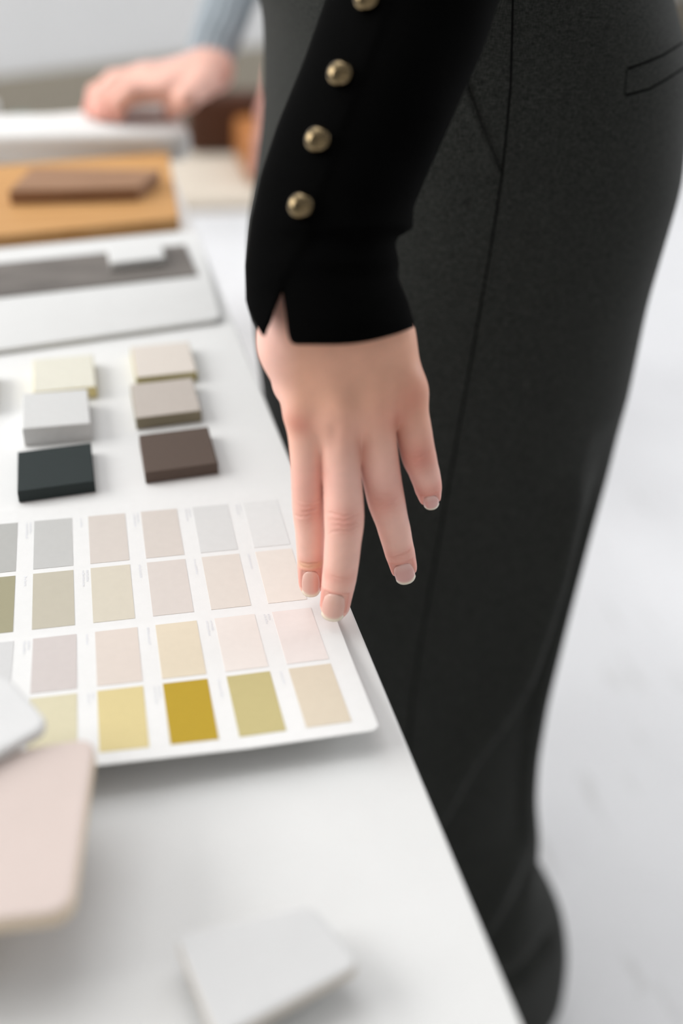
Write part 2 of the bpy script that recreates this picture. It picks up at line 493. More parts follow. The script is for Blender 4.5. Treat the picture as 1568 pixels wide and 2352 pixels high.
# ------------------------------------------------------------------ signed-distance modelling (hands)
def smin(a, b, k):
    h = np.maximum(k - np.abs(a - b), 0.0) / k
    return np.minimum(a, b) - h * h * k * 0.25
class Field:
    def __init__(self, lo, hi, h):
        self.h = h
        self.lo = np.array(lo, float)
        self.n = np.ceil((np.array(hi) - self.lo) / h).astype(int) + 1
        self.ax = [(self.lo[i] + np.arange(self.n[i]) * h).astype(np.float32) for i in range(3)]
    def new(self):
        return np.full(self.n, 0.03, np.float32)
    def cone(self, Fd, a, b, r1, r2, k, margin=0.016):
        a = np.asarray(a, np.float32); b = np.asarray(b, np.float32)
        r = max(r1, r2) + margin
        sl = []
        for i in range(3):
            l = max(0, int((min(a[i], b[i]) - r - self.lo[i]) / self.h))
            u = min(self.n[i], int((max(a[i], b[i]) + r - self.lo[i]) / self.h) + 2)
            if u <= l: return
            sl.append(slice(l, u))
        X = self.ax[0][sl[0]][:, None, None]; Y = self.ax[1][sl[1]][None, :, None]; Z = self.ax[2][sl[2]][None, None, :]
        ba = b - a
        L2 = float(ba @ ba) + 1e-12
        t = ((X - a[0]) * ba[0] + (Y - a[1]) * ba[1] + (Z - a[2]) * ba[2]) / L2
        t = np.clip(t, 0, 1)
        d = np.sqrt((X - a[0] - t * ba[0]) ** 2 + (Y - a[1] - t * ba[1]) ** 2 + (Z - a[2] - t * ba[2]) ** 2) - (r1 + (r2 - r1) * t)
        s = tuple(sl)
        Fd[s] = smin(Fd[s], d, k)
    def mesh(self, Fd):
        s = Fd < 0
        c = np.zeros(np.array(s.shape) - 1, np.int8)
        for i in (0, 1):
            for j in (0, 1):
                for k in (0, 1):
                    c += s[i:s.shape[0] - 1 + i, j:s.shape[1] - 1 + j, k:s.shape[2] - 1 + k]
        I, J, K = np.nonzero((c > 0) & (c < 8))
        idx = np.full(c.shape, -1, np.int64)
        idx[I, J, K] = np.arange(len(I))
        acc = np.zeros((len(I), 3)); cnt = np.zeros(len(I))
        base = np.stack([I, J, K], 1).astype(float)
        cor = [(i, j, k) for i in (0, 1) for j in (0, 1) for k in (0, 1)]
        for p in cor:
            for ax in range(3):
                if p[ax] == 1: continue
                q = list(p); q[ax] = 1
                f0 = Fd[I + p[0], J + p[1], K + p[2]]; f1 = Fd[I + q[0], J + q[1], K + q[2]]
                mk = (f0 < 0) != (f1 < 0)
                t = np.where(mk, f0 / np.where(mk, f0 - f1, 1), 0)
                pos = base + np.array(p); pos[:, ax] += t
                acc[mk] += pos[mk]; cnt[mk] += 1
        V = self.lo + (acc / cnt[:, None]) * self.h
        faces = []
        for ax in range(3):
            o1, o2 = [(1, 2), (2, 0), (0, 1)][ax]
            s0 = [slice(None)] * 3; s1 = [slice(None)] * 3
            s0[ax] = slice(0, -1); s1[ax] = slice(1, None)
            a0, a1 = s[tuple(s0)], s[tuple(s1)]
            E = np.stack(np.nonzero(a0 != a1), 1)
            E = E[(E[:, o1] > 0) & (E[:, o2] > 0) & (E[:, o1] < s.shape[o1] - 1) & (E[:, o2] < s.shape[o2] - 1)]
            def cell(d1, d2):
                q = E.copy(); q[:, o1] += d1; q[:, o2] += d2
                return idx[q[:, 0], q[:, 1], q[:, 2]]
            Q = np.stack([cell(-1, -1), cell(0, -1), cell(0, 0), cell(-1, 0)], 1)
            inside = a0[E[:, 0], E[:, 1], E[:, 2]]
            Q[~inside] = Q[~inside][:, ::-1]
            faces.append(Q)
        return V, np.concatenate(faces)
def np_mesh(name, V, Q):
    me = bpy.data.meshes.new(name)
    me.vertices.add(len(V))
    me.vertices.foreach_set('co', np.asarray(V, np.float32).ravel())
    me.loops.add(Q.size)
    me.loops.foreach_set('vertex_index', Q.astype(np.int32).ravel())
    me.polygons.add(len(Q))
    me.polygons.foreach_set('loop_start', np.arange(0, Q.size, Q.shape[1], dtype=np.int32))
    me.polygons.foreach_set('use_smooth', np.ones(len(Q), bool))
    me.update(calc_edges=True)
    me.validate()
    return me
def relax(V, Q, it, w=0.5):
    for _ in range(it):
        acc = np.zeros_like(V); cnt = np.zeros(len(V))
        for a in range(4):
            for d in (1, 3):
                np.add.at(acc, Q[:, a], V[Q[:, (a + d) % 4]])
                np.add.at(cnt, Q[:, a], 1)
        V = V + w * (acc / cnt[:, None] - V)
    return V
def subdivide(V, Q):
    """one Catmull-Clark step through Blender's own modifier"""
    me = np_mesh('tmp', V, Q)
    o = bpy.data.objects.new('tmp', me)
    COL.objects.link(o)
    md = o.modifiers.new('s', 'SUBSURF')
    md.levels = 1
    dg = bpy.context.evaluated_depsgraph_get()
    e = o.evaluated_get(dg).to_mesh()
    V2 = np.empty(len(e.vertices) * 3, np.float32); e.vertices.foreach_get('co', V2)
    N2 = np.empty(len(e.vertices) * 3, np.float32); e.vertices.foreach_get('normal', N2)
    Q2 = np.empty(len(e.loops), np.int32); e.loops.foreach_get('vertex_index', Q2)
    o.evaluated_get(dg).to_mesh_clear()
    bpy.data.objects.remove(o); bpy.data.meshes.remove(me)
    return V2.reshape(-1, 3).astype(float), Q2.reshape(-1, 4), N2.reshape(-1, 3).astype(float)

def skin_material(name, sss=0.12):
    m = bpy.data.materials.new(name)
    m.use_nodes = True
    N, L = m.node_tree.nodes, m.node_tree.links
    b = N['Principled BSDF']
    at = N.new('ShaderNodeAttribute'); at.attribute_name = 'tone'
    tc = N.new('ShaderNodeTexCoord')
    nz = N.new('ShaderNodeTexNoise'); nz.inputs['Scale'].default_value = 130; nz.inputs['Detail'].default_value = 4
    L.new(tc.outputs['Object'], nz.inputs['Vector'])
    hs = N.new('ShaderNodeHueSaturation')
    mr = N.new('ShaderNodeMapRange')
    mr.inputs['To Min'].default_value = 0.92; mr.inputs['To Max'].default_value = 1.08
    L.new(nz.outputs['Fac'], mr.inputs['Value']); L.new(mr.outputs['Result'], hs.inputs['Value'])
    L.new(at.outputs['Color'], hs.inputs['Color'])
    L.new(hs.outputs['Color'], b.inputs['Base Color'])
    b.inputs['Roughness'].default_value = 0.5
    b.inputs['Specular IOR Level'].default_value = 0.35
    b.inputs['Subsurface Weight'].default_value = sss
    b.inputs['Subsurface Radius'].default_value = (1.0, 0.35, 0.2)
    b.inputs['Subsurface Scale'].default_value = 0.003
    n2 = N.new('ShaderNodeTexNoise'); n2.inputs['Scale'].default_value = 1400; n2.inputs['Detail'].default_value = 2
    L.new(tc.outputs['Object'], n2.inputs['Vector'])
    bp = N.new('ShaderNodeBump'); bp.inputs['Strength'].default_value = 0.12; bp.inputs['Distance'].default_value = 0.0004
    L.new(n2.outputs['Fac'], bp.inputs['Height']); L.new(bp.outputs['Normal'], b.inputs['Normal'])
    return m
M['skin'] = skin_material('skin')
def nail_material():
    m = bpy.data.materials.new('nail')
    m.use_nodes = True
    N, L = m.node_tree.nodes, m.node_tree.links
    b = N['Principled BSDF']
    at = N.new('ShaderNodeAttribute'); at.attribute_name = 'tone'
    L.new(at.outputs['Color'], b.inputs['Base Color'])
    b.inputs['Roughness'].default_value = 0.22
    b.inputs['Specular IOR Level'].default_value = 0.5
    b.inputs['Coat Weight'].default_value = 0.4
    b.inputs['Coat Roughness'].default_value = 0.12
    return m
M['nail'] = nail_material()
def set_tone(me, C):
    a = me.color_attributes.new('tone', 'FLOAT_COLOR', 'POINT')
    a.data.foreach_set('color', np.concatenate([C, np.ones((len(C), 1))], 1).astype(np.float32).ravel())

# ================================================================== PERSON AT THE TABLE (left hand on the chart)
person = empty('person', (0.21, 0.22, 0.0))
tag(person, 'person in charcoal trousers and black blazer pressing two fingertips on the colour chart', 'person')

# pixel joints with the depth plane of each joint
FING = {
 'index':  dict(j=[(696, 945, 0.0010), (704, 1050, -0.0050), (707, 1160, -0.0100), (711, 1225, -0.0120), (713, 1280, -0.0130), (714, 1341, -0.0160)], r=[0.0082, 0.0076, 0.0074, 0.0068, 0.0066, 0.0058]),
 'middle': dict(j=[(776, 958, -0.0035), (784, 1075, -0.0130), (790, 1185, -0.0225), (786, 1255, -0.0265), (781, 1312, -0.0285), (769, 1390, -0.0315)], r=[0.0092, 0.0088, 0.0092, 0.0085, 0.0082, 0.0070]),
 'ring':   dict(j=[(860, 930, -0.0015), (867, 1035, -0.0085), (884, 1138, -0.0150), (902, 1205, -0.0175), (915, 1258, -0.0190), (927, 1302, -0.0200)], r=[0.0090, 0.0092, 0.0088, 0.0078, 0.0073, 0.0063]),
 'pinky':  dict(j=[(934, 900, 0.0030), (947, 975, -0.0030), (960, 1042, -0.0090), (973, 1082, -0.0105), (981, 1110, -0.0110), (986, 1138, -0.0110)], r=[0.0085, 0.0084, 0.0081, 0.0072, 0.0067, 0.0054]),
}
for f in FING.values():
    f['full'] = [aty(*q) for q in f['j']]; f['fr'] = f['r']
    f['p'] = [f['full'][i] for i in (0, 2, 4, 5)]; f['r'] = [f['fr'][i] for i in (0, 2, 4, 5)]
lo = np.array([0.030, -0.060, TZ - 0.002]); hi = np.array([0.165, 0.085, TZ + 0.215])
fd = Field(lo, hi, 0.0008)
palm = fd.new()
# metacarpals, wrist and forearm
WR = [atk(680, 560, 0.436), atk(715, 540, 0.434), atk(755, 540, 0.434), atk(795, 560, 0.436)]
wr_r = [0.0115, 0.0120, 0.0120, 0.0115]
mc = [(696, 938, 0.0030, 0.0086), (774, 950, -0.0030, 0.0094), (858, 920, -0.0010, 0.0092), (930, 893, 0.0050, 0.0082)]
mid_px = [(672, 770, 0.0150, 0.0108), (745, 770, 0.0110, 0.0112), (820, 765, 0.0115, 0.0112), (880, 765, 0.0150, 0.0105)]
for w0, r0, mm, m1 in zip(WR, wr_r, mid_px, mc):
    pm = aty(mm[0], mm[1], mm[2]); p1 = aty(m1[0], m1[1], m1[2])
    fd.cone(palm, w0, pm, r0, mm[3], 0.012)
    fd.cone(palm, pm, p1, mm[3], m1[3], 0.012)
fa = atk(880, 250, 0.452)
for k_, off in enumerate((-45, -15, 15, 45)):
    fd.cone(palm, WR[k_], atk(785 + off * 0.7, 400, 0.445), wr_r[k_], 0.0150, 0.012)
# thumb side of the hand, thumb folded away behind the palm
T = [atk(672, 640, 0.440), aty(660, 800, 0.0130), aty(676, 880, 0.0170), aty(722, 955, 0.0330), aty(760, 1015, 0.0420)]
fd.cone(palm, T[0], T[1], 0.0105, 0.0092, 0.010)
fd.cone(palm, T[1], T[2], 0.0092, 0.0078, 0.008)
# heel of the palm, behind
fd.cone(palm, aty(760, 800, 0.0200), aty(800, 900, 0.0120), 0.0150, 0.0120, 0.012)
fd.cone(palm, aty(860, 800, 0.0220), aty(905, 890, 0.0140), 0.0130, 0.0110, 0.012)
# webs
for (px, py, yy, r) in ((733, 1000, 0.0010, 0.0062), (816, 975, -0.0005, 0.0062), (898, 925, 0.0020, 0.0058)):
    fd.cone(palm, aty(px, py - 45, yy), aty(px, py, yy), r + 0.002, r, 0.008)
# knuckle heads
for n, rr in (('middle', 0.0066), ('ring', 0.0062), ('pinky', 0.0056)):
    p = FING[n]['p'][0]
    q = p + (CAM - p) / np.linalg.norm(CAM - p) * 0.0018
    fd.cone(palm, q, q + np.array([0, 0, 0.004]), rr, rr * 0.8, 0.008)
total = None
for n, f in FING.items():
    Fd = fd.new()
    P, R_ = f['p'], f['r']
    CP, CR_ = [np.array(q) for q in f['full']], f['fr']
    fine, fr = [], []
    for i in range(len(CP) - 1):
        p0 = CP[max(0, i - 1)]; p1 = CP[i]; p2_ = CP[i + 1]; p3 = CP[min(len(CP) - 1, i + 2)]
        for t in np.linspace(0, 1, 5, endpoint=False):
            fine.append(0.5 * ((2 * p1) + (p2_ - p0) * t + (2 * p0 - 5 * p1 + 4 * p2_ - p3) * t * t + (3 * p1 - p0 - 3 * p2_ + p3) * t ** 3))
            e = t * t * (3 - 2 * t)
            fr.append(CR_[i] * (1 - e) + CR_[i + 1] * e)
    fine.append(CP[-1]); fr.append(CR_[-1])
    for i in range(len(fine) - 1):
        fd.cone(Fd, fine[i], fine[i + 1], fr[i], fr[i + 1], 0.0002, margin=0.010)
    # pulp of the fingertip
    ax = (P[3] - P[2]) / np.linalg.norm(P[3] - P[2])
    vn = CAM - P[3]; vn = vn - ax * (vn @ ax); vn /= np.linalg.norm(vn)
    fd.cone(Fd, P[2] - vn * 0.0012 + ax * 0.004, P[3] - vn * 0.0014, R_[2] * 0.90, R_[3] * 0.98, 0.0015)
    g = smin(palm, Fd, 0.0055)
    total = g if total is None else smin(total, g, 0.0010)
Ft = fd.new()
fd.cone(Ft, T[2], T[3], 0.0095, 0.0088, 0.004)
fd.cone(Ft, T[3], T[4], 0.0088, 0.0070, 0.004)
total = smin(total, smin(palm, Ft, 0.006), 0.001)
# the fingertips flatten where they press on the chart
Zg = fd.ax[2][None, None, :]
total = np.maximum(total, (TZ + 0.0010) - Zg)
V, Q = fd.mesh(total)
V = relax(V, Q, 3, 0.5)
cc = (V - CAM) @ RC.T
pyv = 1176 + F_PX * cc[:, 1] / cc[:, 2]
wsm = np.clip((985 - pyv) / 60, 0, 1)[:, None]
for _ in range(4):
    V = V + wsm * (relax(V, Q, 6, 0.5) - V)
V, Q, NR = subdivide(V, Q)

# local frames of the bones
def nearest_finger(V):
    best = np.full(len(V), 1e9); who = np.zeros(len(V), int)
    for i, f in enumerate(FING.values()):
        for a, b in zip(f['p'][:-1], f['p'][1:]):
            ba = b - a
            t = np.clip(((V - a) @ ba) / (ba @ ba), 0, 1)
            d = np.linalg.norm(V - a - t[:, None] * ba, axis=1)
            mk = d < best
            best[mk] = d[mk]; who[mk] = i
    return who, best
who, bd = nearest_finger(V)
disp = np.zeros(len(V))
base_c = np.array(lin((236, 180, 155))[:3]); red_c = np.array(lin((222, 142, 128))[:3]); deep_c = np.array(lin((200, 116, 100))[:3])
yel_c = np.array(lin((228, 190, 140))[:3])
tone = np.tile(base_c, (len(V), 1))
fing_c = np.array(lin((246, 196, 182))[:3])
ccv = (V - CAM) @ RC.T
fw = np.clip((1176 + F_PX * ccv[:, 1] / ccv[:, 2] - 930) / 170, 0, 1)
fl_ = np.clip((690 - (784 + F_PX * ccv[:, 0] / ccv[:, 2])) / 60, 0, 1)
fw = np.maximum(fw, fl_)[:, None]
tone = tone * (1 - fw) + fing_c * fw
def blend(mask, c):
    global tone
    tone = tone * (1 - mask[:, None]) + c * mask[:, None]
rngw = random.Random(11)
for i, (n, f) in enumerate(FING.items()):
    P, R_ = f['p'], f['r']
    own = who == i
    for jn in (1, 2):
        J = P[jn]
        t = P[jn + 1] - P[jn - 1]; t /= np.linalg.norm(t)
        vn = CAM - J; vn = vn - t * (vn @ t); vn /= np.linalg.norm(vn)
        bb = np.cross(t, vn)
        rel = V - J
        a, c, e = rel @ t, rel @ bb, rel @ vn
        r = R_[jn]
        dorsal = np.clip((e / r - 0.15) / 0.5, 0, 1) * own
        side = np.exp(-(c / (0.72 * r)) ** 4)
        if jn == 1:
            lines = [(-0.0052, 0.00020), (-0.0030, 0.00034), (-0.0008, 0.00042), (0.0014, 0.00036), (0.0040, 0.00028), (0.0058, 0.00016)]
            curv, sg = 22.0, 0.00050
            if n in ('ring', 'pinky'): lines = [(l, d * 0.55) for l, d in lines]
        else:
            lines = [(-0.0010, 0.00030), (0.0010, 0.00016)]
            curv, sg = -14.0, 0.00050
            if n == 'index': lines = [(-0.0006, 0.00060), (0.0014, 0.0002)]
            if n == 'pinky': lines = [(0, 0.00018)]
        wob = 0.00025 * np.sin(c * 700 + i * 2) + 0.00012 * np.sin(c * 1900 + i)
        for k_, (l, dpt) in enumerate(lines):
            sgn = 1 if l < 0 else -1
            al = a - l - wob * (0.6 + 0.3 * k_) + c * rngw.uniform(-0.22, 0.22) + sgn * curv * c * c * (1 if jn == 1 else 1)
            c0 = r * rngw.uniform(-0.25, 0.25); hw = r * rngw.uniform(0.42, 0.8)
            disp -= 1.5 * dpt * rngw.uniform(0.6, 1.25) * np.exp(-(al / (sg * rngw.uniform(0.8, 1.3))) ** 2) * np.exp(-((c - c0) / hw) ** 4) * dorsal
        if jn == 1:                          # loose skin over the joint, slightly raised
            disp += 0.00055 * np.exp(-(a / 0.0055) ** 2 - (c / (0.6 * r)) ** 2) * dorsal
            blend(0.55 * np.exp(-(a / 0.0065) ** 2 - (c / (0.75 * r)) ** 2) * dorsal, red_c)
        else:
            blend(0.35 * np.exp(-(a / 0.004) ** 2) * dorsal, red_c)
            if n == 'index':
                blend(0.45 * np.exp(-((a - 0.0014) / 0.0022) ** 2) * dorsal, yel_c)
    # fingertip
    t = P[3] - P[2]; t /= np.linalg.norm(t)
    vn = CAM - P[3]; vn = vn - t * (vn @ t); vn /= np.linalg.norm(vn)
    bb = np.cross(t, vn)
    f['frame'] = (t, vn, bb)
    rel = V - P[3]
    a = rel @ t
    blend(0.5 * np.exp(-((a + 0.004) / 0.006) ** 2) * own * (bd < 0.02), red_c)
# knuckles, webs and the little-finger side are redder
for px, py, yy, rad, wgt, col in ((682, 955, 0.0, 0.0060, 0.7, deep_c), (772, 955, 0.0, 0.008, 0.25, red_c), (862, 925, 0.0, 0.008, 0.25, red_c), (935, 900, 0.0, 0.010, 0.5, deep_c),
                                  (948, 1010, 0.0, 0.010, 0.55, deep_c), (733, 1045, 0.0, 0.005, 0.6, deep_c), (815, 1000, 0.0, 0.005, 0.4, deep_c), (895, 945, 0.0, 0.006, 0.6, deep_c),
                                  (700, 1075, 0.0, 0.010, 0.4, red_c), (880, 1060, 0.0, 0.01, 0.25, red_c)):
    p = aty(px, py, yy)
    pr = np.linalg.norm((V - p) * np.array([1, 0.35, 1]), axis=1)
    blend(wgt * np.exp(-(pr / rad) ** 2), col)
# hollows between the knuckles, faint tendons
for px, py, yy, rad, dpt in ((756, 972, -0.004, 0.0034, 0.0019), (810, 975, -0.004, 0.0032, 0.0006), (732, 900, 0.0, 0.008, 0.0010), (815, 895, 0.0, 0.008, 0.0008), (900, 880, 0.0, 0.007, 0.0008)):
    p = aty(px, py, yy)
    pr = np.linalg.norm((V - p) * np.array([1.2, 0.3, 0.55]), axis=1)
    disp -= dpt * np.exp(-(pr / rad) ** 2) * (NR @ ((CAM - p) / np.linalg.norm(CAM - p)) > 0.2)
# nail beds: the skin is pressed in under the plate and rises round it as a fold
NAIL = {'index': (713, 1313, 0.0086, 0.0148, 0.0006), 'middle': (770, 1366, 0.0108, 0.0158, 0.0006), 'ring': (923, 1296, 0.0098, 0.0138, 0.0), 'pinky': (987, 1139, 0.0074, 0.0104, 0.0)}
for n, (px, py, wid, ln, _) in NAIL.items():
    f = FING[n]
    P, R_ = f['p'], f['r']
    t, vn, bb = f['frame']
    # start of the plate on the bone axis
    want = np.array([px, py])
    best = None
    for s in np.linspace(-0.004, 0.016, 81):
        c = P[2] + t * s
        L_ = np.linalg.norm(P[3] - P[2])
        r = R_[2] + (R_[3] - R_[2]) * min(max(s / L_, 0), 1)
        q = project(c + vn * r)
        e = abs(q[1] - want[1])
        if best is None or e < best[0]: best = (e, s, r)
    s0 = best[1]; r0 = best[2]
    r1 = R_[3]
    base = P[2] + t * s0 + vn * (r0 + 0.0001)
    # plate runs parallel to the dorsal surface, tilting with the taper
    L_ = np.linalg.norm(P[3] - P[2])
    slope = (R_[3] - R_[2]) / L_
    td = t + vn * (slope * 0.75); td /= np.linalg.norm(td)
    nd = vn - td * (vn @ td); nd /= np.linalg.norm(nd)
    lat0 = bb @ (atk(want[0], want[1], (base - CAM) @ RC[2]) - base)
    base = base + bb * np.clip(lat0, -0.0015, 0.0015)
    f['nail'] = (base, td, nd, bb, wid, ln)
    rel = V - base
    a, c, e = rel @ td, rel @ bb, rel @ nd
    own = (np.abs(e) < 0.006) & (NR @ nd > 0.05)
    ins = np.clip(1 - np.maximum(np.abs(c) / (wid * 0.5), 0) ** 6, 0, 1) * (a > 0.0002) * (a < ln * 0.95)
    disp -= 0.00050 * ins * own
    # fold
    rim = np.exp(-((np.abs(c) - wid * 0.56) / 0.0007) ** 2) * (a > -0.0005) * (a < ln * 0.7) + np.exp(-((a + 0.0008 - 16 * c * c) / 0.0007) ** 2) * (np.abs(c) < wid * 0.5)
    disp += 0.00030 * np.clip(rim, 0, 1) * own
    blend(np.clip(0.5 * rim, 0, 1) * own, red_c)
V = V + NR * disp[:, None]
hand_me = np_mesh('hand', V, Q)
hand_me.materials.append(M['skin'])
set_tone(hand_me, tone)
hand = link('hand', hand_me, None, person)
hand['label'] = 'left hand, fingers pointing down'
pink = np.array(lin((222, 168, 160))[:3]); moon = np.array(lin((232, 190, 182))[:3]); free_ = np.array(lin((238, 226, 206))[:3])
for n, f in FING.items():
    base, td, nd, bb, wid, ln = f['nail']
    nu, nv = 17, 15
    Vn, C = [], []
    for layer in (0, 1):
        for iv in range(nv):
            v = iv / (nv - 1)
            for iu in range(nu):
                u = -1 + 2 * iu / (nu - 1)
                w = wid * 0.5 * (0.84 + 0.16 * math.sin(math.pi * min(0.62, 0.08 + v * 0.8)))
                ang = u * 0.98
                Rn = w / math.sin(0.98)
                start = 0.0034 * (u * u) ** 1.2 * (1 - v) ** 1.5                 # rounded cuticle end
                end = -0.0015 * abs(u) ** 3.0 * v                  # softly squared tip
                aa = v * ln + start + end
                hgt = -Rn * (1 - math.cos(ang)) * 0.92 - 0.0006 * v * v + 0.00045 * math.sin(math.pi * min(1.0, 0.15 + v * 0.85))
                p = base + td * aa + bb * (Rn * math.sin(ang)) + nd * (hgt + 0.00010 - (0.00045 if layer else 0))
                Vn.append(p)
                fe = v - (0.84 + 0.05 * (1 - u * u) - 0.02)
                k_ = min(1, max(0, fe / 0.05 + 0.5))
                c = pink + (moon - pink) * max(0, 1 - v * 3)
                if n in ('index', 'middle'): c = c * 0.6 + np.array(lin((236, 196, 176))[:3]) * 0.4
                C.append(c * (1 - k_) + free_ * k_)
    Fn = []
    def ix(l, i, j): return l * nu * nv + i * nu + j
    for i in range(nv - 1):
        for j in range(nu - 1):
            Fn.append((ix(0, i, j), ix(0, i, j + 1), ix(0, i + 1, j + 1), ix(0, i + 1, j)))
            Fn.append((ix(1, i, j), ix(1, i + 1, j), ix(1, i + 1, j + 1), ix(1, i, j + 1)))
    for i in range(nv - 1):
        Fn.append((ix(0, i, 0), ix(0, i + 1, 0), ix(1, i + 1, 0), ix(1, i, 0)))
        Fn.append((ix(0, i, nu - 1), ix(1, i, nu - 1), ix(1, i + 1, nu - 1), ix(0, i + 1, nu - 1)))
    for j in range(nu - 1):
        Fn.append((ix(0, 0, j), ix(1, 0, j), ix(1, 0, j + 1), ix(0, 0, j + 1)))
        Fn.append((ix(0, nv - 1, j), ix(0, nv - 1, j + 1), ix(1, nv - 1, j + 1), ix(1, nv - 1, j)))
    me = pydata('fingernail', Vn, Fn)
    fix_normals(me)
    set_tone(me, np.array(C))
    link('fingernail', me, M['nail'], hand, smooth=True)

# ------------------------------------------------------------------ blazer sleeve
def itp(tab, y):
    return float(np.interp(y, [t[0] for t in tab], [t[1] for t in tab]))
SL = [(-500, 900), (-300, 835), (0, 746), (143, 696), (286, 637), (400, 599), (505, 576), (610, 563), (690, 564), (800, 568)]
SR = [(-500, 1330), (-300, 1265), (0, 1146), (60, 1128), (126, 1105), (210, 1066), (328, 1014), (400, 982), (475, 950), (525, 948), (545, 914), (560, 908), (602, 917), (636, 914), (690, 936), (736, 950), (800, 952)]
SK = [(-500, 0.438), (-300, 0.436), (0, 0.436), (400, 0.431), (600, 0.428), (800, 0.428)]
COLS = []                                     # (cos, front?) columns with the row where the cloth ends
front = [(-1.0, 690), (-0.97, 712), (-0.92, 738), (-0.86, 757), (-0.820, 771), (-0.790, 757), (-0.74, 738), (-0.68, 710), (-0.60, 680), (-0.552, 658),
         (-0.545, 658), (-0.525, 715), (-0.512, 765), (-0.497, 779), (-0.470, 788), (-0.430, 791)]
front += [(c, 791 - 38 * max(0, (c + 0.02)) ** 2.2) for c in np.linspace(-0.36, 1.0, 26)]
for c, ye in front:
    COLS.append((math.acos(max(-1, min(1, c))), ye))
nfront = len(COLS)
back = [(math.pi * 2 - a, 690 + 62 * (0.5 + 0.5 * math.cos(a)) - 6 * math.sin(a)) for a in np.linspace(0.12, math.pi - 0.12, 26)]
COLS += [(a, y) for a, y in back]
ys_top = list(np.linspace(-500, 500, 44))
Vs, Fs = [], []
nrow_b = 34
rows_n = len(ys_top) + nrow_b
for (ang, ye) in COLS:
    rows = ys_top + list(500 + (ye - 500) * np.linspace(0, 1, nrow_b + 1)[1:])
    for y in rows:
        xl, xr, k = itp(SL, y), itp(SR, y), itp(SK, y)
        xc, a = 0.5 * (xl + xr), 0.5 * (xr - xl)
        th = a * k / F_PX * 0.80 + 0.004
        c, s = math.cos(ang), math.sin(ang)
        px = xc + a * c
        # cloth folds: soft diagonal creases near the elbow-side of the cuff
        fold = 0.0016 * math.sin((y - 0.9 * px) / 60.0) * max(0, min(1, (560 - abs(y - 300)) / 500)) * (0.5 + 0.5 * c)
        fold += 0.0010 * math.sin((y + 0.4 * px) / 34.0) * math.exp(-((y - 560) / 70) ** 2) * (0.5 + 0.5 * c)
        # the button placket lies over the sleeve: step along its edge
        ex = np.interp(y, [-500, 270, 450, 545, 610, 658], [1090, 800, 737, 715, 668, 650])
        if s > 0 and y < 660:
            fold += 0.0012 * (1.0 / (1.0 + math.exp((px - ex) / 2.5)))
        flare = 0.0
        p = atk(px, y, k - th * s - fold * s)
        Vs.append(p)
nc = len(COLS)
for i in range(nc):
    j = (i + 1) % nc
    for r in range(rows_n - 1):
        Fs.append((i * rows_n + r, j * rows_n + r, j * rows_n + r + 1, i * rows_n + r + 1))
# the upper arm goes on from the elbow to the shoulder, above the picture
top_ring = np.array([Vs[i * rows_n] for i in range(nc)])
cen = top_ring.mean(0)
prev = [i * rows_n for i in range(nc)]
shoulder = np.array([0.225, 0.165, 1.39])
for q, grow in ((0.06, 1.08), (0.25, 1.14), (0.6, 1.22), (1.0, 1.35)):
    c = cen + (shoulder - cen) * q
    ring = []
    for v in top_ring:
        d = v - cen
        d2 = np.array([d[0], d[1], d[2] * (1 - 0.6 * min(1, q * 3))]) * grow
        ring.append(len(Vs)); Vs.append(c + d2)
    for i in range(nc):
        j = (i + 1) % nc
        Fs.append((ring[i], ring[j], prev[j], prev[i]))
    prev = ring
Fs.append(tuple(prev))
me = pydata('blazer_sleeve', Vs, Fs)
fix_normals(me)
sleeve = link('blazer_sleeve', me, M['blazer'], person, smooth=True)
sd = sleeve.modifiers.new('cloth_thickness', 'SOLIDIFY')
sd.thickness = 0.0016
sd.offset = -1.0
sleeve['label'] = 'black blazer sleeve with a slit cuff'
# gold buttons, on the placket
sbv = BVHTree.FromPolygons([Vector(v) for v in Vs], Fs)
def button_mesh():
    prof = [(0.0, -0.0012), (0.0030, -0.0012), (0.0034, 0.0002), (0.0056, 0.0006), (0.0060, 0.0013), (0.0058, 0.0022), (0.0052, 0.0032), (0.0042, 0.0041), (0.0030, 0.0047), (0.0016, 0.0050), (0.0, 0.0051)]
    n = 40
    V, Fc = [], []
    for r, z in prof[1:-1]:
        for i in range(n):
            a = 2 * math.pi * i / n
            V.append((r * math.cos(a), r * math.sin(a), z))
    for k in range(len(prof) - 3):
        for i in range(n):
            Fc.append((k * n + i, k * n + (i + 1) % n, (k + 1) * n + (i + 1) % n, (k + 1) * n + i))
    b0 = len(V); V.append((0, 0, prof[0][1])); V.append((0, 0, prof[-1][1]))
    last = (len(prof) - 3) * n
    for i in range(n):
        Fc.append((b0, (i + 1) % n, i))
        Fc.append((b0 + 1, last + i, last + (i + 1) % n))
    me = pydata('button', V, Fc)
    me.polygons.foreach_set('use_smooth', [True] * len(me.polygons))
    me.materials.append(M['gold'])
    return me
bme = button_mesh()
for (px, py) in ((845, 2), (784, 175), (733, 326), (694, 477)):
    d = Vector(ray(px, py)).normalized()
    hit, nrm, _, _ = sbv.ray_cast(Vector(CAM), d)
    if hit is None: continue
    if nrm.dot(d) > 0: nrm = -nrm
    nrm = (nrm * 0.55 - d * 0.45).normalized()
    o = bpy.data.objects.new('button', bme)
    COL.objects.link(o)
    o.matrix_world = Matrix.Translation(hit + nrm * 0.0014) @ nrm.to_track_quat('Z', 'Y').to_matrix().to_4x4() @ Matrix.Scale(0.9, 4)
    bpy.context.view_layer.update()
    mw = o.matrix_world.copy()
    o.parent = sleeve
    o.matrix_parent_inverse = sleeve.matrix_world.inverted()
    o['label'] = 'domed gold button'

